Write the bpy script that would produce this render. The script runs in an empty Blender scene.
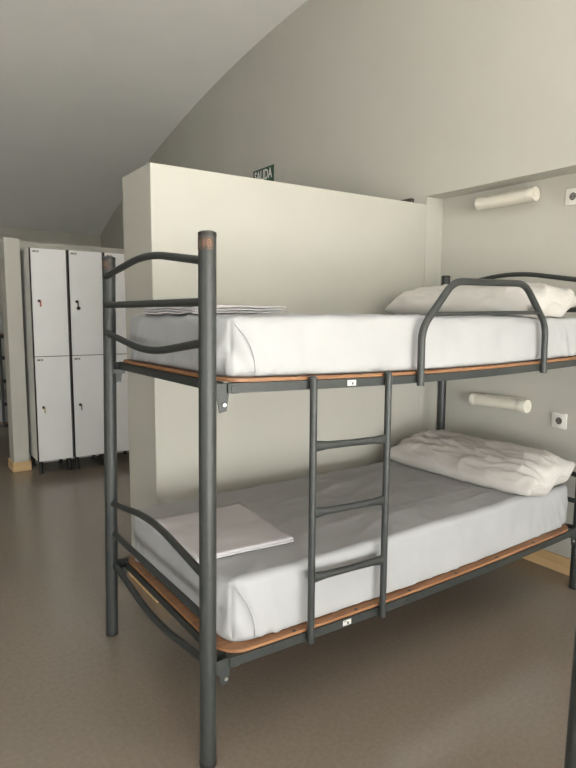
import bpy, bmesh, math, random
from mathutils import Vector, Matrix, noise
PI = math.pi
S = bpy.context.scene
COL = S.collection

# ------------------------------------------------------------------ materials
def new_mat(name, col, rough=.6, metal=0., spec=.5):
    m = bpy.data.materials.new(name); m.use_nodes = True
    b = m.node_tree.nodes['Principled BSDF']
    b.inputs['Base Color'].default_value = (*col, 1)
    b.inputs['Roughness'].default_value = rough
    b.inputs['Metallic'].default_value = metal
    b.inputs['Specular IOR Level'].default_value = spec
    return m, m.node_tree, b

def noise_mat(name, c1, c2, scale, rough=.6, metal=0., bump=0., bscale=None, spec=.5, stretch=(1, 1, 1), detail=4, lo=.35, hi=.65, bdist=.002):
    m, nt, b = new_mat(name, c1, rough, metal, spec)
    tc = nt.nodes.new('ShaderNodeTexCoord'); mp = nt.nodes.new('ShaderNodeMapping')
    mp.inputs['Scale'].default_value = stretch
    nt.links.new(tc.outputs['Object'], mp.inputs['Vector'])
    n = nt.nodes.new('ShaderNodeTexNoise'); n.inputs['Scale'].default_value = scale; n.inputs['Detail'].default_value = detail
    nt.links.new(mp.outputs['Vector'], n.inputs['Vector'])
    r = nt.nodes.new('ShaderNodeValToRGB')
    r.color_ramp.elements[0].position = lo; r.color_ramp.elements[0].color = (*c1, 1)
    r.color_ramp.elements[1].position = hi; r.color_ramp.elements[1].color = (*c2, 1)
    nt.links.new(n.outputs['Fac'], r.inputs['Fac']); nt.links.new(r.outputs['Color'], b.inputs['Base Color'])
    if bump:
        n2 = nt.nodes.new('ShaderNodeTexNoise'); n2.inputs['Scale'].default_value = bscale or scale; n2.inputs['Detail'].default_value = 3
        nt.links.new(mp.outputs['Vector'], n2.inputs['Vector'])
        bp = nt.nodes.new('ShaderNodeBump'); bp.inputs['Strength'].default_value = bump; bp.inputs['Distance'].default_value = bdist
        nt.links.new(n2.outputs['Fac'], bp.inputs['Height']); nt.links.new(bp.outputs['Normal'], b.inputs['Normal'])
    return m

M = {}
M['wall'] = noise_mat('wall_paint', (.485, .477, .433), (.507, .499, .455), 2.2, .75, bump=.15, bscale=180, spec=.25)
M['ceil'] = noise_mat('ceiling_paint', (.84, .84, .82), (.87, .87, .85), 1.6, .8, bump=.12, bscale=120, spec=.2)
M['part'] = noise_mat('partition_paint', (.44, .432, .388), (.458, .45, .406), 1.8, .6, bump=.1, bscale=160, spec=.3)
M['floor'] = noise_mat('floor_vinyl', (.192, .162, .130), (.216, .183, .15), 60, .20, bump=.1, bscale=90, spec=.75, detail=6)
M['steel'] = noise_mat('grey_painted_steel', (.028, .032, .031), (.034, .038, .037), 40, .46, .1, spec=.5)
M['cap'] = new_mat('black_plastic', (.012, .012, .012), .45)[0]
M['bolt'] = new_mat('zinc', (.55, .55, .54), .3, .9)[0]
M['sheet'] = noise_mat('white_cotton_sheet', (.36, .367, .374), (.38, .388, .396), 5, .85, bump=.10, bscale=14, spec=.15, bdist=.01, stretch=(1, 1.6, 1))
M['pillow'] = noise_mat('offwhite_pillowcase', (.50, .485, .465), (.53, .515, .495), 6, .85, bump=.3, bscale=16, spec=.15, bdist=.012, stretch=(1, 1, 1))
M['fold'] = noise_mat('folded_linen', (.50, .485, .50), (.53, .515, .53), 6, .85, bump=.15, bscale=12, spec=.15, bdist=.01)
M['locker_door'] = noise_mat('white_laminate', (.84, .85, .86), (.87, .88, .89), 3, .45, spec=.4)
M['locker_body'] = noise_mat('grey_laminate', (.66, .66, .63), (.70, .70, .67), 5, .5, spec=.4)
M['black'] = new_mat('black_trim', (.015, .015, .015), .5)[0]
M['lamp'] = noise_mat('cream_lamp_plastic', (.68, .66, .58), (.72, .70, .62), 4, .35, spec=.5)
M['sock'] = noise_mat('white_socket_plastic', (.74, .73, .68), (.78, .77, .72), 6, .4, spec=.5)
M['hole'] = new_mat('socket_dark', (.03, .03, .03), .6)[0]
M['recess'] = new_mat('socket_recess_grey', (.16, .155, .14), .5)[0]
M['green'] = new_mat('sign_green', (.008, .055, .030), .45)[0]
M['white'] = new_mat('sign_white', (.8, .8, .76), .5)[0]
M['darkbox'] = new_mat('dark_brown_plastic', (.045, .038, .030), .5)[0]
M['red'] = new_mat('key_tag_red', (.45, .12, .10), .5)[0]
M['brass'] = new_mat('key_brass', (.45, .40, .20), .35, .8)[0]
M['keysteel'] = new_mat('key_steel', (.25, .25, .25), .35, .8)[0]
M['sticker'] = noise_mat('worn_brown_sticker', (.045, .032, .025), (.10, .072, .055), 60, .7)
M['orange'] = new_mat('sticker_orange', (.16, .08, .045), .6)[0]
M['label'] = new_mat('label_white', (.62, .63, .60), .5)[0]
M['labeldark'] = new_mat('label_dark', (.10, .10, .10), .5)[0]
M['frame'] = new_mat('window_frame_white', (.75, .75, .73), .4)[0]

def wood(name, c1, c2, knots=False, axis=0):
    m, nt, b = new_mat(name, c1, .5, 0, .4)
    tc = nt.nodes.new('ShaderNodeTexCoord'); mp = nt.nodes.new('ShaderNodeMapping')
    mp.inputs['Scale'].default_value = (1.2, 18, 18) if axis == 0 else (18, 1.2, 18)
    nt.links.new(tc.outputs['Object'], mp.inputs['Vector'])
    n = nt.nodes.new('ShaderNodeTexNoise'); n.inputs['Scale'].default_value = 3; n.inputs['Detail'].default_value = 6
    nt.links.new(mp.outputs['Vector'], n.inputs['Vector'])
    r = nt.nodes.new('ShaderNodeValToRGB')
    r.color_ramp.elements[0].position = .3; r.color_ramp.elements[0].color = (*c1, 1)
    r.color_ramp.elements[1].position = .7; r.color_ramp.elements[1].color = (*c2, 1)
    nt.links.new(n.outputs['Fac'], r.inputs['Fac'])
    nt.links.new(r.outputs['Color'], b.inputs['Base Color'])
    return m
M['board'] = wood('orange_plywood', (.19, .085, .036), (.29, .145, .068))
M['pine'] = wood('pine_skirting_y', (.56, .37, .18), (.66, .46, .25), axis=1)
M['pinex'] = wood('pine_skirting_x', (.56, .37, .18), (.66, .46, .25), axis=0)

gm = bpy.data.materials.new('window_glass'); gm.use_nodes = True
nt = gm.node_tree; nt.nodes.clear()
o_ = nt.nodes.new('ShaderNodeOutputMaterial'); mx = nt.nodes.new('ShaderNodeMixShader'); tr = nt.nodes.new('ShaderNodeBsdfTransparent'); gl = nt.nodes.new('ShaderNodeBsdfGlossy')
gl.inputs['Roughness'].default_value = .03; mx.inputs[0].default_value = .06
nt.links.new(tr.outputs[0], mx.inputs[1]); nt.links.new(gl.outputs[0], mx.inputs[2]); nt.links.new(mx.outputs[0], o_.inputs[0])
M['glass'] = gm

# ------------------------------------------------------------------ helpers
def link(name, me, mat, parent=None, smooth=False):
    o = bpy.data.objects.new(name, me); COL.objects.link(o)
    if mat is not None and len(me.materials) == 0: me.materials.append(mat)
    if smooth:
        for p in me.polygons: p.use_smooth = True
    if parent is not None: o.parent = parent
    return o

def from_bm(name, bm, mat, parent=None, smooth=False, sharp=None):
    bmesh.ops.recalc_face_normals(bm, faces=bm.faces)
    me = bpy.data.meshes.new(name); bm.to_mesh(me); bm.free()
    o = link(name, me, mat, parent, smooth or sharp is not None)
    if sharp is not None:
        me.set_sharp_from_angle(angle=math.radians(sharp))
    return o

def tag(o, label, cat, group=None, kind=None):
    o['label'] = label; o['category'] = cat
    if group: o['group'] = group
    if kind: o['kind'] = kind
    return o

def empty(name, loc=(0, 0, 0)):
    o = bpy.data.objects.new(name, None); o.empty_display_size = .1; o.location = loc; COL.objects.link(o); return o

def struct(o):
    o['kind'] = 'structure'; return o

def box(bm, a, b):
    v = [bm.verts.new((x, y, z)) for x in (a[0], b[0]) for y in (a[1], b[1]) for z in (a[2], b[2])]
    for f in ((0, 1, 3, 2), (4, 6, 7, 5), (0, 4, 5, 1), (2, 3, 7, 6), (0, 2, 6, 4), (1, 5, 7, 3)):
        bm.faces.new([v[i] for i in f])
    return v

def rbox(a, b, r=.003, seg=2):
    bm = bmesh.new(); box(bm, a, b)
    if r: bmesh.ops.bevel(bm, geom=list(bm.edges), offset=r, segments=seg, affect='EDGES', profile=.5)
    return bm

def fillet(pts, rad, n=8):
    pts = [Vector(p) for p in pts]; out = [pts[0]]
    for i in range(1, len(pts) - 1):
        a, c, b = pts[i - 1], pts[i], pts[i + 1]
        r = rad[i - 1] if isinstance(rad, (list, tuple)) else rad
        d1 = min(r, (a - c).length * .48); d2 = min(r, (b - c).length * .48)
        p = c + (a - c).normalized() * d1; q = c + (b - c).normalized() * d2
        for k in range(n + 1):
            t = k / n
            out.append(p * (1 - t) ** 2 + c * 2 * t * (1 - t) + q * t * t)
    out.append(pts[-1]); return out

def tube(bm, pts, r, seg=16, sc=None, cap=True):
    """sweep a circle; sc = optional (side, up) scale pairs per point"""
    pts = [Vector(p) for p in pts]; n = len(pts); rings = []
    t0 = (pts[1] - pts[0]).normalized()
    ref = Vector((0, 0, 1)) if abs(t0.z) < .9 else Vector((1, 0, 0))
    u = (ref - t0 * ref.dot(t0)).normalized()
    for i, p in enumerate(pts):
        t = (pts[min(i + 1, n - 1)] - pts[max(i - 1, 0)]).normalized()
        u = (u - t * u.dot(t)).normalized(); w = t.cross(u)
        s = sc[i] if sc else (1, 1)
        rr = r[i] if isinstance(r, (list, tuple)) else r
        rings.append([bm.verts.new(p + w * (rr * s[0] * math.cos(2 * PI * k / seg)) + u * (rr * s[1] * math.sin(2 * PI * k / seg))) for k in range(seg)])
    for a, b in zip(rings, rings[1:]):
        for k in range(seg):
            bm.faces.new((a[k], a[(k + 1) % seg], b[(k + 1) % seg], b[k]))
    if cap:
        bm.faces.new(rings[0][::-1]); bm.faces.new(rings[-1])
    return bm

def tube_obj(name, pts, r, mat, parent=None, seg=16, sc=None):
    return from_bm(name, tube(bmesh.new(), pts, r, seg, sc), mat, parent, sharp=50)

def lattice(nx, ny, nz):
    """closed box surface lattice -> bm, dict"""
    bm = bmesh.new(); d = {}
    def g(i, j, k):
        if (i, j, k) not in d: d[(i, j, k)] = bm.verts.new((i / nx, j / ny, k / nz))
        return d[(i, j, k)]
    for i in range(nx):
        for j in range(ny):
            for k in (0, nz): bm.faces.new((g(i, j, k), g(i + 1, j, k), g(i + 1, j + 1, k), g(i, j + 1, k)))
    for i in range(nx):
        for k in range(nz):
            for j in (0, ny): bm.faces.new((g(i, j, k), g(i + 1, j, k), g(i + 1, j, k + 1), g(i, j, k + 1)))
    for j in range(ny):
        for k in range(nz):
            for i in (0, nx): bm.faces.new((g(i, j, k), g(i, j + 1, k), g(i, j + 1, k + 1), g(i, j, k + 1)))
    return bm

def text_mesh(txt, size, ext=.0006):
    cu = bpy.data.curves.new('lettering', 'FONT'); cu.body = txt; cu.size = size; cu.extrude = ext; cu.offset = size * .018
    cu.align_x = 'CENTER'; cu.align_y = 'CENTER'; cu.resolution_u = 3
    t = bpy.data.objects.new('lettering_tmp', cu); COL.objects.link(t)
    dg = bpy.context.evaluated_depsgraph_get()
    me = bpy.data.meshes.new_from_object(t.evaluated_get(dg))
    bpy.data.objects.remove(t); bpy.data.curves.remove(cu)
    me.materials.clear()
    return me

# ------------------------------------------------------------------ dimensions
XU, XR = 2.098, 2.25          # face of the gable wall, back of the bed recess
YP, YPB = 1.08, 1.45          # faces of the partition
PX = .274                     # free end of the partition
PZ = 2.089
SOF = 2.153                   # soffit of the recess
XL, YN, YF = -4.6, -3.2, 7.6
HALF = [(1.2, 3.84), (2.35, 3.822), (2.89, 3.787), (3.4, 3.732), (3.96, 3.653), (4.35, 3.584), (4.92, 3.466), (5.55, 3.315), (6.2, 3.12), (7.0, 2.84), (7.6, 2.60)]
PROF = [(2.4 - y, z) for y, z in HALF[:0:-1] if 2.4 - y > YN - .35] + HALF        # barrel shaped vault, symmetrical about y = 1.2
# added, unseen roof windows (x0, x1, y0, y1) and the fill power of each
ROOF_FILL = [(-.9, 1.9, -2.9, -1.45), (-.35, .85, -1.25, -.20)]
ROOF_FILL_W = (8, 8)

# ------------------------------------------------------------------ room shell
bm = bmesh.new(); box(bm, (XL - .1, YN - .1, -.1), (XR + .2, YF + .1, 0)); struct(from_bm('floor', bm, M['floor']))

bm = bmesh.new()   # vaulted ceiling, extruded along x
fine = []
for i in range(len(PROF) - 1):
    p0 = PROF[max(i - 1, 0)]; p1 = PROF[i]; p2 = PROF[i + 1]; p3 = PROF[min(i + 2, len(PROF) - 1)]
    for k in range(5):
        t = k / 5; y = p1[0] + (p2[0] - p1[0]) * t
        m1 = (p2[1] - p0[1]) / (p2[0] - p0[0]) * (p2[0] - p1[0]); m2 = (p3[1] - p1[1]) / (p3[0] - p1[0]) * (p2[0] - p1[0])
        h = (2 * t ** 3 - 3 * t ** 2 + 1) * p1[1] + (t ** 3 - 2 * t * t + t) * m1 + (-2 * t ** 3 + 3 * t * t) * p2[1] + (t ** 3 - t * t) * m2
        fine.append((y, h))
fine.append(PROF[-1])
def zprof(y):
    for (ya, za), (yb, zb) in zip(fine, fine[1:]):
        if ya <= y <= yb: return za + (zb - za) * (y - ya) / (yb - ya)
YS = sorted({q for r in ROOF_FILL for q in r[2:]})
fine = sorted([p for p in fine if min(abs(p[0] - q) for q in YS) > .02] + [(q, zprof(q)) for q in YS])
xs_ = sorted({XL - .1, XU + .25} | {q for r in ROOF_FILL for q in r[:2]})
nX, nY = len(xs_) - 1, len(fine) - 1
V = [[[bm.verts.new((x, y, z + d)) for d in (0, .12)] for y, z in fine] for x in xs_]
def solid(i, j):
    if i < 0 or j < 0 or i >= nX or j >= nY: return False
    cx, cy = (xs_[i] + xs_[i + 1]) / 2, (fine[j][0] + fine[j + 1][0]) / 2
    return not any(a < cx < b and c < cy < d for a, b, c, d in ROOF_FILL)
for i in range(nX):
    for j in range(nY):
        if not solid(i, j): continue
        for d in (0, 1): bm.faces.new((V[i][j][d], V[i + 1][j][d], V[i + 1][j + 1][d], V[i][j + 1][d]))
        for di, dj, e in ((-1, 0, ((i, j), (i, j + 1))), (1, 0, ((i + 1, j), (i + 1, j + 1))), (0, -1, ((i, j), (i + 1, j))), (0, 1, ((i, j + 1), (i + 1, j + 1)))):
            if not solid(i + di, j + dj):
                (p, q), (r, t) = e
                bm.faces.new((V[p][q][0], V[r][t][0], V[r][t][1], V[p][q][1]))
struct(from_bm('ceiling', bm, M['ceil'], sharp=40))

bm = bmesh.new()   # gable wall with the recess for the bed heads
box(bm, (XU, YP, -.05), (XU + .22, YF + .1, 3.95)); box(bm, (XU, YN - .1, SOF), (XU + .22, YP, 3.95))
struct(from_bm('wall_right', bm, M['wall']))
bm = bmesh.new(); box(bm, (XR, YN - .1, -.05), (XR + .12, YP, SOF)); struct(from_bm('wall_recess', bm, M['wall']))
struct(from_bm('baseboard_recess', rbox((XR - .014, YN, 0), (XR, YP - .013, .095), .002), M['pine']))
bm = bmesh.new(); box(bm, (XL - .1, YF, -.05), (XR, YF + .12, 2.75)); struct(from_bm('wall_far', bm, M['wall']))

bm = rbox((PX, YP, 0), (XU, YPB, PZ), .004)
for v in bm.verts:
    if v.co.z > 1: v.co.z += .0082 * (v.co.x - PX)      # the top runs slightly uphill
struct(from_bm('wall_partition', bm, M['part']))
bm = rbox((PX - .014, YP - .013, 0), (XU + .13, YP, .095), .002)
box(bm, (PX - .014, YP, 0), (PX, YPB + .013, .095)); box(bm, (PX, YPB, 0), (XU, YPB + .013, .095))
struct(from_bm('baseboard_partition', bm, M['pinex']))

# second partition beyond the lockers
P2Y = 4.04
bm = rbox((.145, P2Y, 0), (.272, 4.25, 2.052), .004)
b2 = bmesh.new(); box(b2, (.2721, 4.24, 0), (XU, 4.42, 2.046)); me_ = bpy.data.meshes.new('t'); b2.to_mesh(me_); b2.free(); bm.from_mesh(me_); bpy.data.meshes.remove(me_)
struct(from_bm('wall_locker_partition', bm, M['wall']))
bm = rbox((.131, P2Y - .013, 0), (.285, P2Y, .085), .002); box(bm, (.131, P2Y, 0), (.145, 4.263, .085)); box(bm, (.272, P2Y, 0), (.285, 4.24, .085))
box(bm, (.285, 4.42, 0), (XU, 4.433, .085))
struct(from_bm('baseboard_locker_partition', bm, M['pinex']))

def holed_wall(name, fixed0, fixed1, lo, hi, zt, holes, axis):
    """wall running along axis (0=x,1=y) with rectangular window holes (a,b,z0,z1)"""
    bm = bmesh.new(); c = lo
    def add(a, b, z0, z1):
        if b - a < 1e-4 or z1 - z0 < 1e-4: return
        if axis == 0: box(bm, (a, fixed0, z0), (b, fixed1, z1))
        else: box(bm, (fixed0, a, z0), (fixed1, b, z1))
    for (a, b, z0, z1) in holes:
        add(c, a, -.05, zt); add(a, b, -.05, z0); add(a, b, z1, zt); c = b
    add(c, hi, -.05, zt)
    return struct(from_bm(name, bm, M['wall']))

NEAR = [(-1.9, -.3, .12, 1.45), (.2, 1.9, .12, 1.45)]
LEFT_FILL = [(-2.7, -.4, .12, 1.75)]  # invented window out of view, put in as fill from the left
holed_wall('wall_near', YN - .2, YN, XL - .1, XR, 3.27, NEAR, 0)
holed_wall('wall_left', XL - .2, XL, YN - .1, YF + .1, 3.95, LEFT_FILL, 1)

def window(name, a, b, z0, z1, fixed, axis):
    bm = bmesh.new(); w = .06
    def add(p, q, r, s):
        if axis == 0: box(bm, (p, fixed - .04, r), (q, fixed + .02, s))
        else: box(bm, (fixed - .04, p, r), (fixed + .02, q, s))
    add(a, a + w, z0, z1); add(b - w, b, z0, z1); add(a + w, b - w, z0, z0 + w); add(a + w, b - w, z1 - w, z1)
    mid = (a + b) / 2; add(mid - .03, mid + .03, z0 + w, z1 - w)
    f = struct(from_bm(name, bm, M['frame']))
    for s, e in ((a + w, mid - .03), (mid + .03, b - w)):
        bm = bmesh.new()
        if axis == 0: box(bm, (s, fixed - .013, z0 + w), (e, fixed - .007, z1 - w))
        else: box(bm, (fixed - .013, s, z0 + w), (fixed - .007, e, z1 - w))
        from_bm('pane', bm, M['glass'], f)
k = 1
for h in NEAR: window('window_%d' % k, *h, YN - .1, 0); k += 1
for h in LEFT_FILL: window('window_%d' % k, *h, XL - .1, 1); k += 1  # frame and panes of the added left window

def roof_axes(r):
    p0, p1 = Vector((0, r[2], zprof(r[2]))), Vector((0, r[3], zprof(r[3])))
    d = (p1 - p0).normalized(); n = Vector((1, 0, 0)).cross(d)
    m = Matrix((Vector((1, 0, 0)), d, n)).transposed().to_4x4(); m.translation = p0 + Vector((r[0], 0, 0))
    return m, (p1 - p0).length, n
for r in ROOF_FILL:                     # roof windows out of view, made up to let light in
    rot, slen, n_ = roof_axes(r)
    wd = r[1] - r[0]; bm = bmesh.new(); q = .05
    box(bm, (0, 0, .04), (q, slen, .11)); box(bm, (wd - q, 0, .04), (wd, slen, .11)); box(bm, (q, 0, .04), (wd - q, q, .11)); box(bm, (q, slen - q, .04), (wd - q, slen, .11))
    bm.transform(rot); f = struct(from_bm('window_%d' % k, bm, M['frame'])); k += 1
    bm = bmesh.new(); box(bm, (q, q, .070), (wd - q, slen - q, .076)); bm.transform(rot); from_bm('pane', bm, M['glass'], f)

# ------------------------------------------------------------------ bunk bed
L, W, HP = 2.12, .92, 1.639
RP = .0262
ZU, ZL = 1.192, .3205           # centre height of the upper / lower rails
POSTS = {(0, 0): (-.010, .004), (0, 1): (-.011, .022), (1, 1): (.0, -.004), (1, 0): (.004, .004)}

SAG = .020
def sag(bm, x_split=True):
    '''rails and boards bow a little under the load'''
    for v in bm.verts: v.co.z -= SAG * math.sin(PI * min(max(v.co.x / L, 0), 1)) ** 1.0
    return bm
def long_box(bm, a, b, n=16):
    prev = None
    for k in range(n + 1):
        x = a[0] + (b[0] - a[0]) * k / n
        r = [bm.verts.new((x, y, z)) for y, z in ((a[1], a[2]), (b[1], a[2]), (b[1], b[2]), (a[1], b[2]))]
        if prev:
            for q in range(4): bm.faces.new((prev[q], prev[(q + 1) % 4], r[(q + 1) % 4], r[q]))
        else: bm.faces.new(r[::-1])
        prev = r
    bm.faces.new(prev)

def make_board(z0, parent):
    bm = bmesh.new(); x0, x1, y0, y1, r = .050, L - .045, -.007, W + .007, .085
    pts = []
    for cx, cy, a0 in ((x1 - r, y1 - r, 0), (x0 + r, y1 - r, 90), (x0 + r, y0 + r, 180), (x1 - r, y0 + r, 270)):
        for k in range(9):
            a = math.radians(a0 + k * 11.25); pts.append((cx + r * math.cos(a), cy + r * math.sin(a)))
    full = []
    for i, q in enumerate(pts):       # subdivide the long edges so that the board can bow
        full.append(q); nxt = pts[(i + 1) % len(pts)]
        if abs(nxt[0] - q[0]) > 1:
            for k in range(1, 20): full.append((q[0] + (nxt[0] - q[0]) * k / 20, q[1]))
    pts = full
    lo = [bm.verts.new((x, y, z0)) for x, y in pts]; hi = [bm.verts.new((x, y, z0 + .0105)) for x, y in pts]
    n = len(pts); bm.faces.new(lo[::-1]); bm.faces.new(hi)
    for i in range(n): bm.faces.new((lo[i], lo[(i + 1) % n], hi[(i + 1) % n], hi[i]))
    def zs(x): return -SAG * math.sin(PI * x / L)
    bmesh.ops.triangulate(bm, faces=[f for f in bm.faces if len(f.verts) > 4])
    b = from_bm('bed_board', sag(bm), M['board'], parent, sharp=40)
    for x in (.32, .60, .88, 1.16, 1.44, 1.72, 1.96):        # dark slat holders let into the board edge
        for y in (.0005, W - .0005):
            bm = bmesh.new(); tube(bm, [(x, y, z0 + .004 + zs(x)), (x, y, z0 + .0118 + zs(x))], .0072, 14, [(1.0, 1.0)] * 2); from_bm('slat_holder', bm, M['hole'], b)
    return b

def make_bunk(sticker=True):
    root = empty('bunk_bed')
    for (i, j), (db, dt) in POSTS.items():
        x, y = i * L, j * W; H = HP + .014 * i
        pts = [(x + db, y, .004), (x + db + (dt - db) * .5, y, H * .5), (x + dt, y, H - .006)]
        p = tube_obj('post', pts, RP, M['steel'], root, 28)
        bm = bmesh.new(); tube(bm, [(x + dt, y, H - .012), (x + dt, y, H - .001), (x + dt, y, H + .003)], [RP + .0006, RP + .0006, RP - .006], 28)
        from_bm('post_cap', bm, M['cap'], p, sharp=40)
        bm = bmesh.new(); tube(bm, [(x + db, y, 0), (x + db, y, .012)], RP + .0012, 28)
        from_bm('post_foot', bm, M['cap'], p, sharp=40)
        if sticker and i == 0:
            bm = bmesh.new(); ra, rb = RP + .0004, RP + .0011
            a_0, a_1 = (math.radians(150), math.radians(282)) if j == 0 else (math.radians(140), math.radians(265))
            g = [[[bm.verts.new((x + dt + r * math.cos(a_0 + (a_1 - a_0) * q / 16), y + r * math.sin(a_0 + (a_1 - a_0) * q / 16), z)) for q in range(17)] for z in (H - .050, H - .015)] for r in (ra, rb)]
            for q in range(16):
                for s in (0, 1): bm.faces.new((g[s][0][q], g[s][0][q + 1], g[s][1][q + 1], g[s][1][q]))
                for t in (0, 1): bm.faces.new((g[0][t][q], g[0][t][q + 1], g[1][t][q + 1], g[1][t][q]))
            st = from_bm('number_sticker', bm, M['sticker'], p, sharp=40)
            st['label'] = 'worn brown sticker round the top of the post'
            if j == 0:
                me = text_mesh('18', .030, .0003)
                for v in me.vertices:        # wrap the digits around the post
                    a = math.radians(238) + v.co.x / (RP + .001); r = RP + .0014 + v.co.z
                    v.co = Vector((x + dt + r * math.cos(a), y + r * math.sin(a), H - .033 + v.co.y))
                link('number', me, M['orange'], p)
    # shaped bars between the posts at both ends
    for i in (0, 1):
        x = i * L + .004
        for zc, rise, nm in ((1.561, .056, 0), (1.443, 0, 0), (1.326, -.056, 0), (.597, .062, 0), (.462, 0, 0), (.322, -.062, 0)):
            if i and zc > 1.5: zc += .022; rise += .012
            if rise: pts = fillet([(x, .02, zc), (x, W / 2, zc + rise), (x, W - .02, zc)], .17, 12)
            else: pts = [(x, .02, zc), (x, W / 2, zc), (x, W - .02, zc)]
            tube_obj('head_bar' if i else 'foot_bar', pts, .0128, M['steel'], root, 14)
    # rails: angle iron carrying the board
    for z, nm in ((ZU, 'upper'), (ZL, 'lower')):
        for y, s in ((-.004, 1), (W + .004, -1)):
            bm = bmesh.new()
            ya, yb = (y - .010, y - .006) if s == 1 else (y + .006, y + .010)
            long_box(bm, (.062, ya, z - .016), (L - .06, yb, z + .014))
            long_box(bm, (.062, min(y - .006 * s, y + .022 * s), z + .010), (L - .06, max(y - .006 * s, y + .022 * s), z + .014))
            r = from_bm('side_rail', sag(bm), M['steel'], root)
            if s == 1:
                bm = rbox((.072, y - .0125, z - .017), (.098, y - .0095, z + .008), .001); from_bm('rail_clip', sag(bm), M['steel'], r)
                cx = .545
                lb = from_bm('rail_label', sag(rbox((cx - .019, y - .0116, z - .010), (cx + .019, y - .0102, z + .009), 0)), M['label'], r)
                lb['label'] = 'small white label on the rail'
                bm = bmesh.new(); box(bm, (cx - .001, y - .0122, z - .007), (cx + .008, y - .0115, z + .002)); box(bm, (cx - .015, y - .0122, z + .004), (cx - .004, y - .0115, z + .006))
                from_bm('label_print', sag(bm), M['labeldark'], r)
        for x in (.058, L - .058):
            bm = bmesh.new(); box(bm, (x - .014, .03, z - .016), (x + .014, W - .03, z + .013)); from_bm('end_rail', sag(bm), M['steel'], root)
        for x in [.4, .75, 1.1, 1.45, 1.8]:
            bm = bmesh.new(); box(bm, (x - .015, .0, z - .012), (x + .015, W, z + .009)); from_bm('cross_bar', sag(bm), M['steel'], root)
        make_board(z + .0155, root)
        for i in (0, 1):
            for j in (0, 1):
                xa = (.012 if i == 0 else L - .068); y = -.006 if j == 0 else W + .002
                sx = 1 if i == 0 else -1; ex = .018 if i == 0 else L - .018
                bm = bmesh.new()
                prof = [(0, .012), (.050, .012), (.050, -.024), (.042, -.072), (.018, -.076), (.012, -.04), (0, -.03)]
                f0 = [bm.verts.new((ex + sx * px, y, z + pz)) for px, pz in prof]; f1 = [bm.verts.new((ex + sx * px, y + .004, z + pz)) for px, pz in prof]
                bm.faces.new(f0); bm.faces.new(f1[::-1])
                for q in range(len(prof)): bm.faces.new((f0[q], f1[q], f1[(q + 1) % len(prof)], f0[(q + 1) % len(prof)]))
                yy = y + .004 if j == 0 else y - .030
                box(bm, (min(ex, ex + sx * .05), yy, z - .034), (max(ex, ex + sx * .05), yy + .030, z - .0165))
                br = from_bm('bracket', bm, M['steel'], root)
                yb = y - .004 if j == 0 else y + .008
                bm = bmesh.new(); tube(bm, [(ex + sx * .032, yb - .003, z - .052), (ex + sx * .032, yb + .003, z - .052)], .0062, 6)
                from_bm('bolt', bm, M['bolt'], br)
    # ladder
    lad = bpy.data.objects.new('ladder', None); COL.objects.link(lad); lad.parent = root
    yl = -.030
    for x in (.369, .706):
        pts = fillet([(x, -.016, 1.197), (x, yl, 1.203), (x, yl, .9), (x, yl, .295 if x < .5 else .287)], [.012, .05], 6)
        r = tube_obj('ladder_rail', pts, .0125, M['steel'], lad, 16)
    for z in (.971, .744, .517):
        pts = [(x, yl, z + (.5375 - x) * .04) for x in (.377, .389, .429, .5375, .646, .686, .698)]
        sc = [(.75, 1.65), (.75, 1.55), (.9, 1.15), (1, 1), (.9, 1.15), (.75, 1.55), (.75, 1.65)]
        tube_obj('ladder_rung', pts, .0118, M['steel'], lad, 14, sc)
    # guard rail hooked on the upper side rail
    yg = -.028
    pts = fillet([(.874, yg, 1.148), (.872, yg, 1.362), (1.040, yg, 1.540), (1.503, yg, 1.547), (1.673, yg, 1.372), (1.679, yg, 1.155)], [.05, .055, .055, .05], 8)
    gr = tube_obj('guard_rail', pts, .0142, M['steel'], root, 16)
    tube_obj('guard_crossbar', [(.925, yg, 1.414), (1.28, yg, 1.420), (1.632, yg, 1.426)], .0085, M['steel'], gr, 12)
    for x in (.874, 1.679):
        bm = bmesh.new(); box(bm, (x - .011, yg + .008, ZU - .034), (x + .011, -.0145, ZU - .006)); from_bm('guard_clamp', bm, M['steel'], gr)
    return root

def children_of(o): return list(o.children)
def copy_tree(o, parent=None, skip=('number_sticker', 'number')):
    c = o.copy(); COL.objects.link(c)
    if parent is not None: c.parent = parent
    for ch in children_of(o):
        if ch.name.split('.')[0] in skip: continue
        copy_tree(ch, c, skip)
    return c

GB = 'grey steel bunk beds of the dormitory'
bunk = make_bunk()
tag(bunk, 'grey tubular steel bunk bed with ladder and guard rail beside the white partition', 'bunk bed', GB)
bunk2 = copy_tree(bunk); bunk2.location = (.064, -2.035, 0)
tag(bunk2, 'grey steel bunk bed of which only one post shows at the lower right picture edge', 'bunk bed', GB)
bunk3 = copy_tree(bunk); bunk3.location = (-.19, 4.72, 0)
tag(bunk3, 'dark bunk bed seen in a sliver behind the pillar left of the lockers', 'bunk bed', GB)

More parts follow.
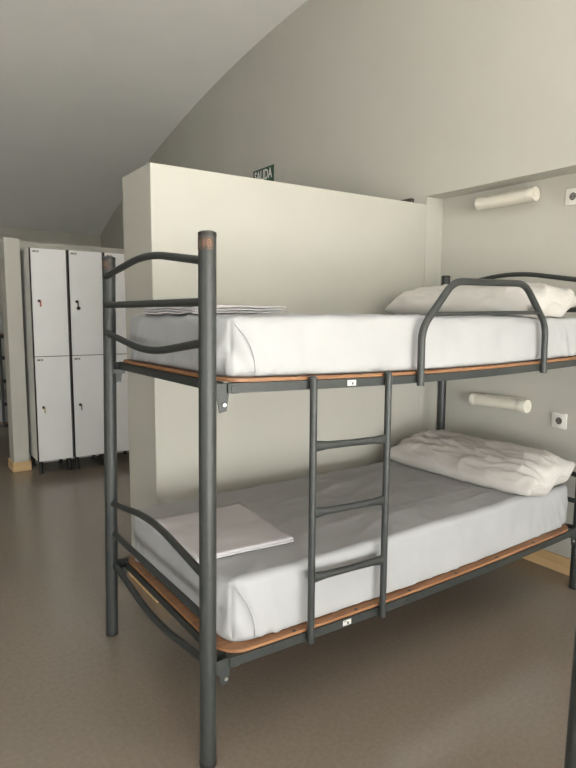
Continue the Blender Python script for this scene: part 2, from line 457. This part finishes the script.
# ------------------------------------------------------------------ mattresses
def nz(v, s): return noise.noise(Vector(v) * s)
def make_mattress(name, x0, x1, y0, y1, z0, z1, seed, sag=.0):
    nx, ny, nzz = 190, 80, 18
    bm = lattice(nx, ny, nzz); r = .024
    lx, ly, lz = x1 - x0, y1 - y0, z1 - z0
    off = Vector((seed * 13.7, seed * 5.1, seed * 2.3))
    for v in bm.verts:
        p = Vector((v.co.x * lx, v.co.y * ly, v.co.z * lz))
        rb = r if p.z > lz * .5 else .02
        rv = .10 if True else r      # vertical corner radius
        q = Vector((min(max(p.x, rb), lx - rb), min(max(p.y, rb), ly - rb), min(max(p.z, rb), lz - rb)))
        # round in plan first, then in section
        cx = min(max(p.x, rv), lx - rv); cy = min(max(p.y, rv), ly - rv)
        d = p - q
        if d.length > 1e-6: d = d.normalized() * rb
        pp = q + d
        dx, dy = pp.x - cx, pp.y - cy
        m = math.hypot(dx, dy)
        if m > 1e-6 and abs(dx) > 1e-6 and abs(dy) > 1e-6:
            k = max(abs(dx), abs(dy)) / m
            s = .75
            pp.x = cx + dx * (1 + (k - 1) * s); pp.y = cy + dy * (1 + (k - 1) * s)
        n = Vector((0, 0, 0))
        side_y = min(pp.y, ly - pp.y); side_x = min(pp.x, lx - pp.x)
        top = pp.z > lz - .02
        nr = d.normalized() if d.length > 1e-6 else Vector((0, 0, 1))
        w = pp + off
        disp = .0035 * nz((w.x * .9, w.y * 1.4, w.z * 2), 4.0) + .0018 * nz((w.x * 2.5 + w.y, w.y * 1.2 - w.x * .6, w.z), 7.0)
        cd = math.hypot(min(pp.x, lx - pp.x), min(pp.y, ly - pp.y))
        g = math.exp(-(cd / .22) ** 2)
        if not top:
            t = pp.x if side_y < side_x else pp.y
            disp += g * .0170 * nz((t * 18 + pp.z * 9, pp.z * 5, seed), 1.6) * (1.1 - pp.z / lz)
            disp += .0034 * nz((t * 9, pp.z * 2.0, seed + 4), 1.3)
            # gathered tucks along the bottom hem
            disp += .004 * math.exp(-(pp.z / .03) ** 2) * nz((t * 30, 0, seed + 9), 1.0)
            # bulge
            disp += .005 * math.sin(PI * min(max(pp.z / lz, 0), 1))
        else:
            # soft creases running lengthwise and a diagonal pull
            c1 = pp.y - (.30 * ly + .03 * math.sin(pp.x * 2.2 + seed)); disp += .0042 * math.exp(-(c1 / .009) ** 2) * (.5 + nz((pp.x * 2, seed, 0), 1.5))
            c2 = pp.y - (.62 * ly - .05 * pp.x + .02 * math.sin(pp.x * 3 + seed)); disp += .0040 * math.exp(-(c2 / .009) ** 2) * (.6 + nz((pp.x * 2, seed + 5, 0), 1.5))
            c3 = pp.y - (.018 + .012 * math.sin(pp.x * 1.7 + seed) ** 2); disp += .0025 * math.exp(-(c3 / .010) ** 2)
            rdg = 1 - abs(nz((w.x * 1.1 + w.y * .5, w.y * 3.2 - w.x * .8, seed), 2.0)); disp += .0055 * rdg ** 6
            disp += .006 * (1 - (2 * pp.x / lx - 1) ** 2) * (1 - (2 * pp.y / ly - 1) ** 2) - sag * math.exp(-((pp.x - lx * .5) / .6) ** 2)
        if pp.z < .004: disp = 0
        pp += nr * disp
        if pp.z < 0: pp.z = 0
        pp.z -= SAG * math.sin(PI * min(max((pp.x + x0) / L, 0), 1)) * (1 - min(1, pp.z / lz))
        v.co = pp + Vector((x0, y0, z0))
    o = from_bm(name, bm, M['sheet'], None, smooth=True)
    # stitched corner seams of the fitted sheet
    for sx in (0,):
        pts = []
        for k in range(15):
            t = k / 14
            xx = x0 + .035 + .085 * (1 - t) ** 1.0 * (.4 + .6 * t) + .03 * (1 - t)
            zz = z0 + .006 + (lz - .030) * t
            yy = y0 - .010 * math.sin(PI * min(1, (zz - z0) / lz)) + (.004 if t > .8 else -.001) + max(0, (t - .75)) * .05
            pts.append((xx, yy, zz))
        tube_obj('corner_seam', pts, .0022, M['sheet'], o, 8)
    return o

ZMU = ZU + .0268; ZML = ZL + .0268
mu = make_mattress('mattress', .075, 2.085, .016, .905, ZMU, 1.402, 1)
tag(mu, 'white sheeted mattress on the upper bunk beside the partition', 'mattress', 'white mattresses')
ml = make_mattress('mattress', .075, 2.085, .016, .905, ZML, .558, 2)
tag(ml, 'white sheeted mattress on the lower bunk beside the partition', 'mattress', 'white mattresses')
for src, lab in ((mu, 'white mattress sliver on the upper bunk behind the pillar left of the lockers'), (ml, 'white mattress sliver on the lower bunk behind the pillar left of the lockers')):
    c = copy_tree(src); c.location = (-.19, 4.72, 0); tag(c, lab, 'mattress', 'white mattresses')

from mathutils.bvhtree import BVHTree
def settle(o, mat_o):
    '''let soft things lie on the mattress instead of sinking into it'''
    bpy.context.view_layer.update()
    me = mat_o.data
    bvh = BVHTree.FromPolygons([v.co.copy() for v in me.vertices], [tuple(p.vertices) for p in me.polygons])
    for ob in [o] + list(o.children):
        mw = ob.matrix_world.copy() if ob is o else o.matrix_world @ ob.matrix_local
        inv = mw.inverted()
        for v in ob.data.vertices:
            q = mw @ v.co; top = -1
            for dx, dy in ((0, 0), (.006, 0), (-.006, 0), (0, .006), (0, -.006)):
                h = bvh.ray_cast(Vector((q.x + dx, q.y + dy, 3)), Vector((0, 0, -1)))
                if h[0] is not None: top = max(top, h[0].z)
            if top > 0 and q.z < top + .003 and q.z > top - .3:
                q.z = top + .003 + .0006 * max(0, (q.z - top + .1)); v.co = inv @ q
def settle_flat(o, mat_o):
    bpy.context.view_layer.update()
    me = mat_o.data; mw = o.matrix_world.copy(); inv = mw.inverted()
    bvh = BVHTree.FromPolygons([v.co.copy() for v in me.vertices], [tuple(p.vertices) for p in me.polygons])
    for v in o.data.vertices:
        q = mw @ v.co; tops = []
        for dx, dy in ((0, 0), (.012, 0), (-.012, 0), (0, .012), (0, -.012), (.02, .02), (-.02, .02), (.02, -.02), (-.02, -.02)):
            h = bvh.ray_cast(Vector((q.x + dx, q.y + dy, 3)), Vector((0, 0, -1)))
            if h[0] is not None: tops.append(h[0].z)
        q.z = v.co.z + max(tops) + .0022; v.co = inv @ q

# ------------------------------------------------------------------ pillows
def make_pillow(name, loc, ln, dp, th, rotz, tilt, seed):
    """bolster-like pillow, length along local y, closed far end, open flap at the near end"""
    nu, nv = 110, 56
    bm = bmesh.new(); vt = {}
    for s in (1, -1):
        for i in range(nu + 1):
            for j in range(nv + 1):
                u = -1 + 2 * i / nu; v = -1 + 2 * j / nv
                edge = i in (0, nu) or j in (0, nv)
                if s == -1 and edge: vt[(s, i, j)] = vt[(1, i, j)]; continue
                fu = max(0, 1 - abs(u) ** 6.5) ** .50; fv = max(0, 1 - abs(v) ** 2.6) ** .58
                h = th * .5 * fu * fv
                # outline: slightly bulged sides, pinched ears
                yy = u * ln / 2 * (1 - .035 * (v * v)); xx = v * dp / 2 * (1 - .05 * (u ** 2) ** 2 + .03 * math.cos(u * 3))
                en = abs(u) ** 3
                w = (.011 * nz((u * 2.2 + seed, v * 1.6, s), 1.5) + (.010 + .012 * en) * nz((v * 3.4 + u * .9, u * 1.5 + seed, 3 * s), 1.7)
                     + .006 * nz((v * 6 - u * 3, u * 3 + v * 2, seed + s), 1.6)) * (fu * fv) ** .6
                rg = (1 - abs(nz((u * 1.3 + v * 1.1, v * 2.6 - u * .9, seed + 2), 1.7))) ** 6
                rg2 = (1 - abs(nz((u * 4.2 - v * .8, v * 1.7 + u, seed + 8), 1.3))) ** 7
                w += (.011 * rg + .012 * rg2 * (.30 + en)) * (fu * fv) ** .5
                z = s * h + (w if s == 1 else w * .3)
                if s == -1: z = max(z, -th * .30)
                if edge: z = .012 * nz((u * 3, v * 3, seed), 1.4)
                # curled hem at the near end
                if u < -.86: z += .018 * math.sin(v * 7 + seed) * ((-u - .86) / .14)
                vt[(s, i, j)] = bm.verts.new((xx, yy, z))
    for s in (1, -1):
        for i in range(nu):
            for j in range(nv):
                bm.faces.new((vt[(s, i, j)], vt[(s, i + 1, j)], vt[(s, i + 1, j + 1)], vt[(s, i, j + 1)]))
    o = from_bm(name, bm, M['pillow'], None, smooth=True)
    # hem fold of the pillowcase at the near end
    hem = []
    for k in range(25):
        v = -.92 + 1.84 * k / 24; u = -.985
        z = .018 * math.sin(v * 7 + seed) * ((-u - .86) / .14) + .004
        hem.append((v * dp / 2 * .91, u * ln / 2 * (1 - .035 * v * v) - .004, z))
    tube_obj('hem', hem, .0055, M['pillow'], o, 8, [(1, 1.5)] * 25)
    o.location = loc; o.rotation_euler = (0, tilt, rotz)
    return o
pu = make_pillow('pillow', (1.80, .457, 1.462), .925, .47, .200, math.radians(1), math.radians(-5), 3); settle(pu, mu)
tag(pu, 'off-white pillow on the upper bunk behind the guard rail', 'pillow', 'off-white pillows')
pl = make_pillow('pillow', (1.845, .452, .620), .945, .46, .185, math.radians(2), math.radians(-9), 7); settle(pl, ml)
tag(pl, 'off-white pillow at the head of the lower bunk', 'pillow', 'off-white pillows')

# ------------------------------------------------------------------ folded sheets
def make_fold(name, loc, lx, ly, rotz, layers, seed):
    """a flat stack of folded linen; the folds face +x, open layer edges face -y"""
    bm = bmesh.new(); rnd = random.Random(seed); t = .0085
    for k in range(layers):
        x0, x1 = rnd.uniform(-.004, .008), lx - rnd.uniform(0, .014); y0, y1 = rnd.uniform(-.004, .012), ly - rnd.uniform(0, .012)
        b2 = lattice(24, 24, 2); sh = rnd.uniform(-.012, .012)
        for v in b2.verts:
            a, b, c = v.co
            r = t * .5
            x = x0 + a * (x1 - x0) + sh * b; y = y0 + b * (y1 - y0)
            e = min(a, 1 - a, b, 1 - b)
            th = t * (1 if e > .02 else .5) * (.82 if .03 < e < .3 else 1)
            z = k * (t + .0006) + t / 2 + (c - .5) * th
            z += .0022 * (nz((x * 5, y * 5, seed), 2.2) + .5 * nz((x * 9, y * 9, seed + 3), 2.2)) * (.3 + k / layers) + .0015
            if k == layers - 1:      # top ply lifts a little at the free corner
                z += .012 * max(0, a + b - 1.25) ** 2
            v.co = (x, y, max(z, .0002))
        me = bpy.data.meshes.new('t'); b2.to_mesh(me); b2.free(); bm.from_mesh(me); bpy.data.meshes.remove(me)
    o = from_bm(name, bm, M['fold'], None, smooth=True)
    o.location = loc; o.rotation_euler = (0, 0, rotz); return o
fu = make_fold('folded_sheet', (.082, .25, 1.400), .39, .46, math.radians(3), 3, 5); settle_flat(fu, mu)
tag(fu, 'folded white sheet lying on the foot of the upper bunk mattress', 'bed linen', 'folded sheets')
fl = make_fold('folded_sheet', (.062, .205, .552), .395, .46, math.radians(-4), 2, 8); settle_flat(fl, ml)
tag(fl, 'folded white sheet lying on the foot of the lower bunk mattress', 'bed linen', 'folded sheets')

# ------------------------------------------------------------------ wall lamps
def make_lamp(yc, z, lab):
    root = empty('wall_lamp', (XR, yc, z)); ln = .378; r = .034; xo = -.048
    bm = bmesh.new(); tube(bm, [(xo, ln / 2 - .03, 0), (xo, -ln / 2 + .045, 0)], r, 32); from_bm('diffuser', bm, M['lamp'], root, sharp=40)
    for y0, y1, rr, nm in ((ln / 2 - .034, ln / 2, r + .003, 'end_cap'), (-ln / 2, -ln / 2 + .05, r + .0045, 'end_cap')):
        bm = bmesh.new(); tube(bm, [(xo, y0, 0), (xo, y0 + .003, 0), (xo, y1 - .004, 0), (xo, y1, 0)], [rr - .001, rr, rr, rr - .004], 32)
        c = from_bm(nm, bm, M['lamp'], root, sharp=40)
        if y0 < 0:
            bm = bmesh.new(); tube(bm, [(xo, y0 + .001, 0), (xo, y0 - .003, 0)], .016, 24); from_bm('end_button', bm, M['lamp'], c, sharp=40)
    from_bm('back_plate', rbox((-.020, -ln / 2 + .02, -.030), (0, ln / 2 - .02, .030), .004), M['lamp'], root, sharp=40)
    from_bm('top_shield', rbox((xo - .004, -ln / 2 + .05, r - .008), (-.004, ln / 2 - .08, r + .004), .003), M['lamp'], root, sharp=40)
    tag(root, lab, 'wall lamp', 'tube reading lamps'); return root
make_lamp(.583, 2.072, 'cream tube wall lamp under the soffit above the upper bunk')
make_lamp(.563, .903, 'cream tube wall lamp on the wall above the lower bunk pillow')

# ------------------------------------------------------------------ sockets
def make_socket(yc, zc, lab):
    root = empty('wall_socket', (XR, yc, zc)); h = .0425
    from_bm('cover_plate', rbox((-.010, -h, -h), (0, h, h), .003), M['sock'], root, sharp=40)
    bm = bmesh.new(); n = 28; rg = []
    for r, x in ((.0235, -.0100), (.0235, -.0125), (.0205, -.0130), (.0195, -.0104)):
        rg.append([bm.verts.new((x, r * math.cos(2 * PI * k / n), r * math.sin(2 * PI * k / n))) for k in range(n)])
    for a, b in zip(rg, rg[1:]):
        for k in range(n): bm.faces.new((a[k], a[(k + 1) % n], b[(k + 1) % n], b[k]))
    well = from_bm('socket_well', bm, M['sock'], root, sharp=40)
    bm = bmesh.new(); tube(bm, [(-.0101, 0, 0), (-.0108, 0, 0)], .0196, 28); from_bm('socket_floor', bm, M['recess'], well)
    for y in (-.0095, .0095):
        bm = bmesh.new(); tube(bm, [(-.0102, y, 0), (-.0116, y, 0)], .0040, 12); from_bm('pin_hole', bm, M['hole'], well)
    bm = bmesh.new(); box(bm, (-.0112, -.003, .0135), (-.0102, .003, .019)); box(bm, (-.0112, -.003, -.019), (-.0102, .003, -.0135)); from_bm('earth_clip', bm, M['hole'], well)
    tag(root, lab, 'wall socket', 'wall sockets'); return root
make_socket(.208, .843, 'white square wall socket right of the lower tube lamp')
make_socket(.206, 2.033, 'white square wall socket right of the upper tube lamp')

# ------------------------------------------------------------------ exit sign and small dark box on the gable wall
sg = empty('exit_sign', (XU, 2.985, 2.592))
from_bm('sign_plate', rbox((-.006, -.165, -.10), (0, .165, .10), .001), M['green'], sg)
me = text_mesh('SALIDA', .105, .0008)
xs = [v.co.x for v in me.vertices]; sx = .285 / (max(xs) - min(xs))
for v in me.vertices:
    v.co = Vector((-.0068 - v.co.z, -v.co.x * sx, v.co.y * 1.15 + .036))
link('lettering', me, M['white'], sg)
tag(sg, 'green exit sign with white SALIDA lettering on the gable wall above the partition', 'sign')
db = from_bm('dark_box', rbox((XU - .035, 1.185, PZ + .0155), (XU - .001, 1.50, PZ + .066), .003), M['darkbox'], None)
tag(db, 'small dark box on the top edge of the white partition against the gable wall', 'box')

# ------------------------------------------------------------------ lockers
LKX = [.300, .612, .924]; LW, LD, LZ0, LZ1 = .304, .395, .118, 1.957; LYF = 3.82
def make_locker(x, keys, lab):
    root = empty('locker', (x, LYF, 0))
    bm = rbox((0, .020, LZ0), (LW, LD, LZ1), .002); from_bm('body', bm, M['locker_body'], root)
    bm = bmesh.new()
    box(bm, (0, .006, LZ0 + .002), (LW, .020, LZ1 - .001)); from_bm('front_edging', bm, M['black'], root)
    for n, (z0, z1) in enumerate(((1.040, LZ1 - .004), (LZ0 + .001, 1.034))):
        d = from_bm('door', rbox((.010, -.012, z0), (LW - .010, .0058, z1), .0015), M['locker_door'], root)
        zk = 1.512 if n == 0 else .594
        bm = bmesh.new(); tube(bm, [(.062, -.011, zk), (.062, -.026, zk)], [.0125, .011], 18); from_bm('lock', bm, M['black'], d, sharp=40)
        kd = keys[n]
        if kd:
            mat, ln, w = kd
            bm = rbox((.062 + .006 - w, -.034, zk - .018 - ln), (.062 + .006 + w, -.027, zk + .004), .001)
            if mat == 'black':
                tube(bm, [(.070, -.024, zk - .058), (.070, -.038, zk - .058)], .016, 14)
            kk = from_bm('key', bm, M[mat], d); kk['label'] = {'red': 'key with a reddish tag', 'black': 'key with a round black fob', 'brass': 'brass key', 'keysteel': 'steel key'}[mat]
        pl_ = from_bm('number_plate', rbox((.022, -.0135, z1 - .036), (.076, -.0118, z1 - .016), 0), M['label'], d)
        bm = bmesh.new()
        for q, wd in ((.026, .010), (.039, .010), (.060, .009)): box(bm, (q, -.0145, z1 - .032), (q + wd, -.0134, z1 - .021))
        from_bm('plate_print', bm, M['labeldark'], d)
    for lx_ in (.03, LW - .03):
        for ly_ in (.045, LD - .04):
            bm = bmesh.new(); tube(bm, [(lx_, ly_, 0), (lx_, ly_, .010), (lx_, ly_, .012), (lx_, ly_, LZ0)], [.024, .024, .017, .017], 16); from_bm('leg', bm, M['cap'], root, sharp=40)
    tag(root, lab, 'locker', 'two-door lockers'); return root
make_locker(LKX[0], [('red', .030, .006), ('brass', .028, .0045)], 'leftmost white two-door locker, beside the grey pillar, reddish key in its upper door')
make_locker(LKX[1], [('black', .030, .005), ('keysteel', .028, .0045)], 'middle white two-door locker with a round black fob on its upper key')
make_locker(LKX[2], [None, None], 'white two-door locker partly hidden behind the bunk post and the partition')

# ------------------------------------------------------------------ daylight
w = bpy.data.worlds.new('World'); S.world = w; w.use_nodes = True
bg = w.node_tree.nodes['Background']
sky = w.node_tree.nodes.new('ShaderNodeTexSky'); sky.sky_type = 'HOSEK_WILKIE'; sky.sun_direction = (-.3, -.6, .75); sky.turbidity = 4
w.node_tree.links.new(sky.outputs[0], bg.inputs[0]); bg.inputs[1].default_value = .6
def area(name, a, b, z0, z1, fixed, axis, power, col):
    l = bpy.data.lights.new(name, 'AREA'); l.shape = 'RECTANGLE'; l.size = b - a; l.size_y = z1 - z0; l.energy = power; l.color = col
    o = bpy.data.objects.new(name, l); COL.objects.link(o); c = (a + b) / 2; z = (z0 + z1) / 2
    if axis == 0: o.location = (c, fixed - .14, z - .05); l.size_y -= .25; o.rotation_euler = (PI / 2 + math.radians(26), 0, 0)   # sky and sunlit ground outside
    else: l.size_y -= .25; o.location = (fixed - .14, c, z - .05); o.rotation_euler = (PI / 2 - math.radians(6), 0, -PI / 2)
    return o
for h, pw in zip(NEAR, (63, 64)): area('window_daylight', *h, YN, 0, pw, (1, .995, .96))
for h, pw in zip(LEFT_FILL, (66,)): area('window_daylight', *h, XL, 1, pw, (1, .99, .96))  # fill lamp behind the made-up left window
for r, pw in zip(ROOF_FILL, ROOF_FILL_W):
    rot, slen, n_ = roof_axes(r)
    l = bpy.data.lights.new('roof_window_daylight', 'AREA'); l.shape = 'RECTANGLE'; l.size = r[1] - r[0] - .1; l.size_y = slen - .1; l.energy = pw; l.color = (1, 1, .965)  # area lamp at an invented roof window, added as overhead fill
    o = bpy.data.objects.new('roof_window_daylight', l); COL.objects.link(o)
    mw = rot.copy(); mw.translation = rot @ Vector(((r[1] - r[0]) / 2, slen / 2, .14)); o.matrix_world = mw

sl = bpy.data.lights.new('sun', 'SUN'); sl.energy = 150; sl.angle = math.radians(1.5); sl.color = (.99, 1, .98)
so = bpy.data.objects.new('sun', sl); COL.objects.link(so); so.location = (0, -6, 8)
so.rotation_euler = Vector((-.10, -.33, -1)).to_track_quat('-Z', 'Y').to_euler()

# ------------------------------------------------------------------ camera
f_, pt, yw, rl = 585.6, .117216, .960403, .006708
fw = Vector((math.cos(yw) * math.cos(pt), math.sin(yw) * math.cos(pt), -math.sin(pt)))
r_ = fw.cross(Vector((0, 0, 1))).normalized(); u_ = r_.cross(fw)
r2 = r_ * math.cos(rl) + u_ * math.sin(rl); u2 = u_ * math.cos(rl) - r_ * math.sin(rl)
cam = bpy.data.cameras.new('camera'); co = bpy.data.objects.new('camera', cam); COL.objects.link(co)
cam.sensor_fit = 'VERTICAL'; cam.sensor_height = 24; cam.lens = 24 * f_ / 768; cam.clip_start = .02
mw = Matrix((r2, u2, -fw)).transposed().to_4x4(); mw.translation = Vector((-.78207, -1.52936, 1.40711))
co.matrix_world = mw
S.camera = co
S.view_settings.view_transform = 'Standard'; S.view_settings.look = 'None'; S.view_settings.gamma = 1; S.view_settings.exposure = .40
S.view_settings.use_curve_mapping = False
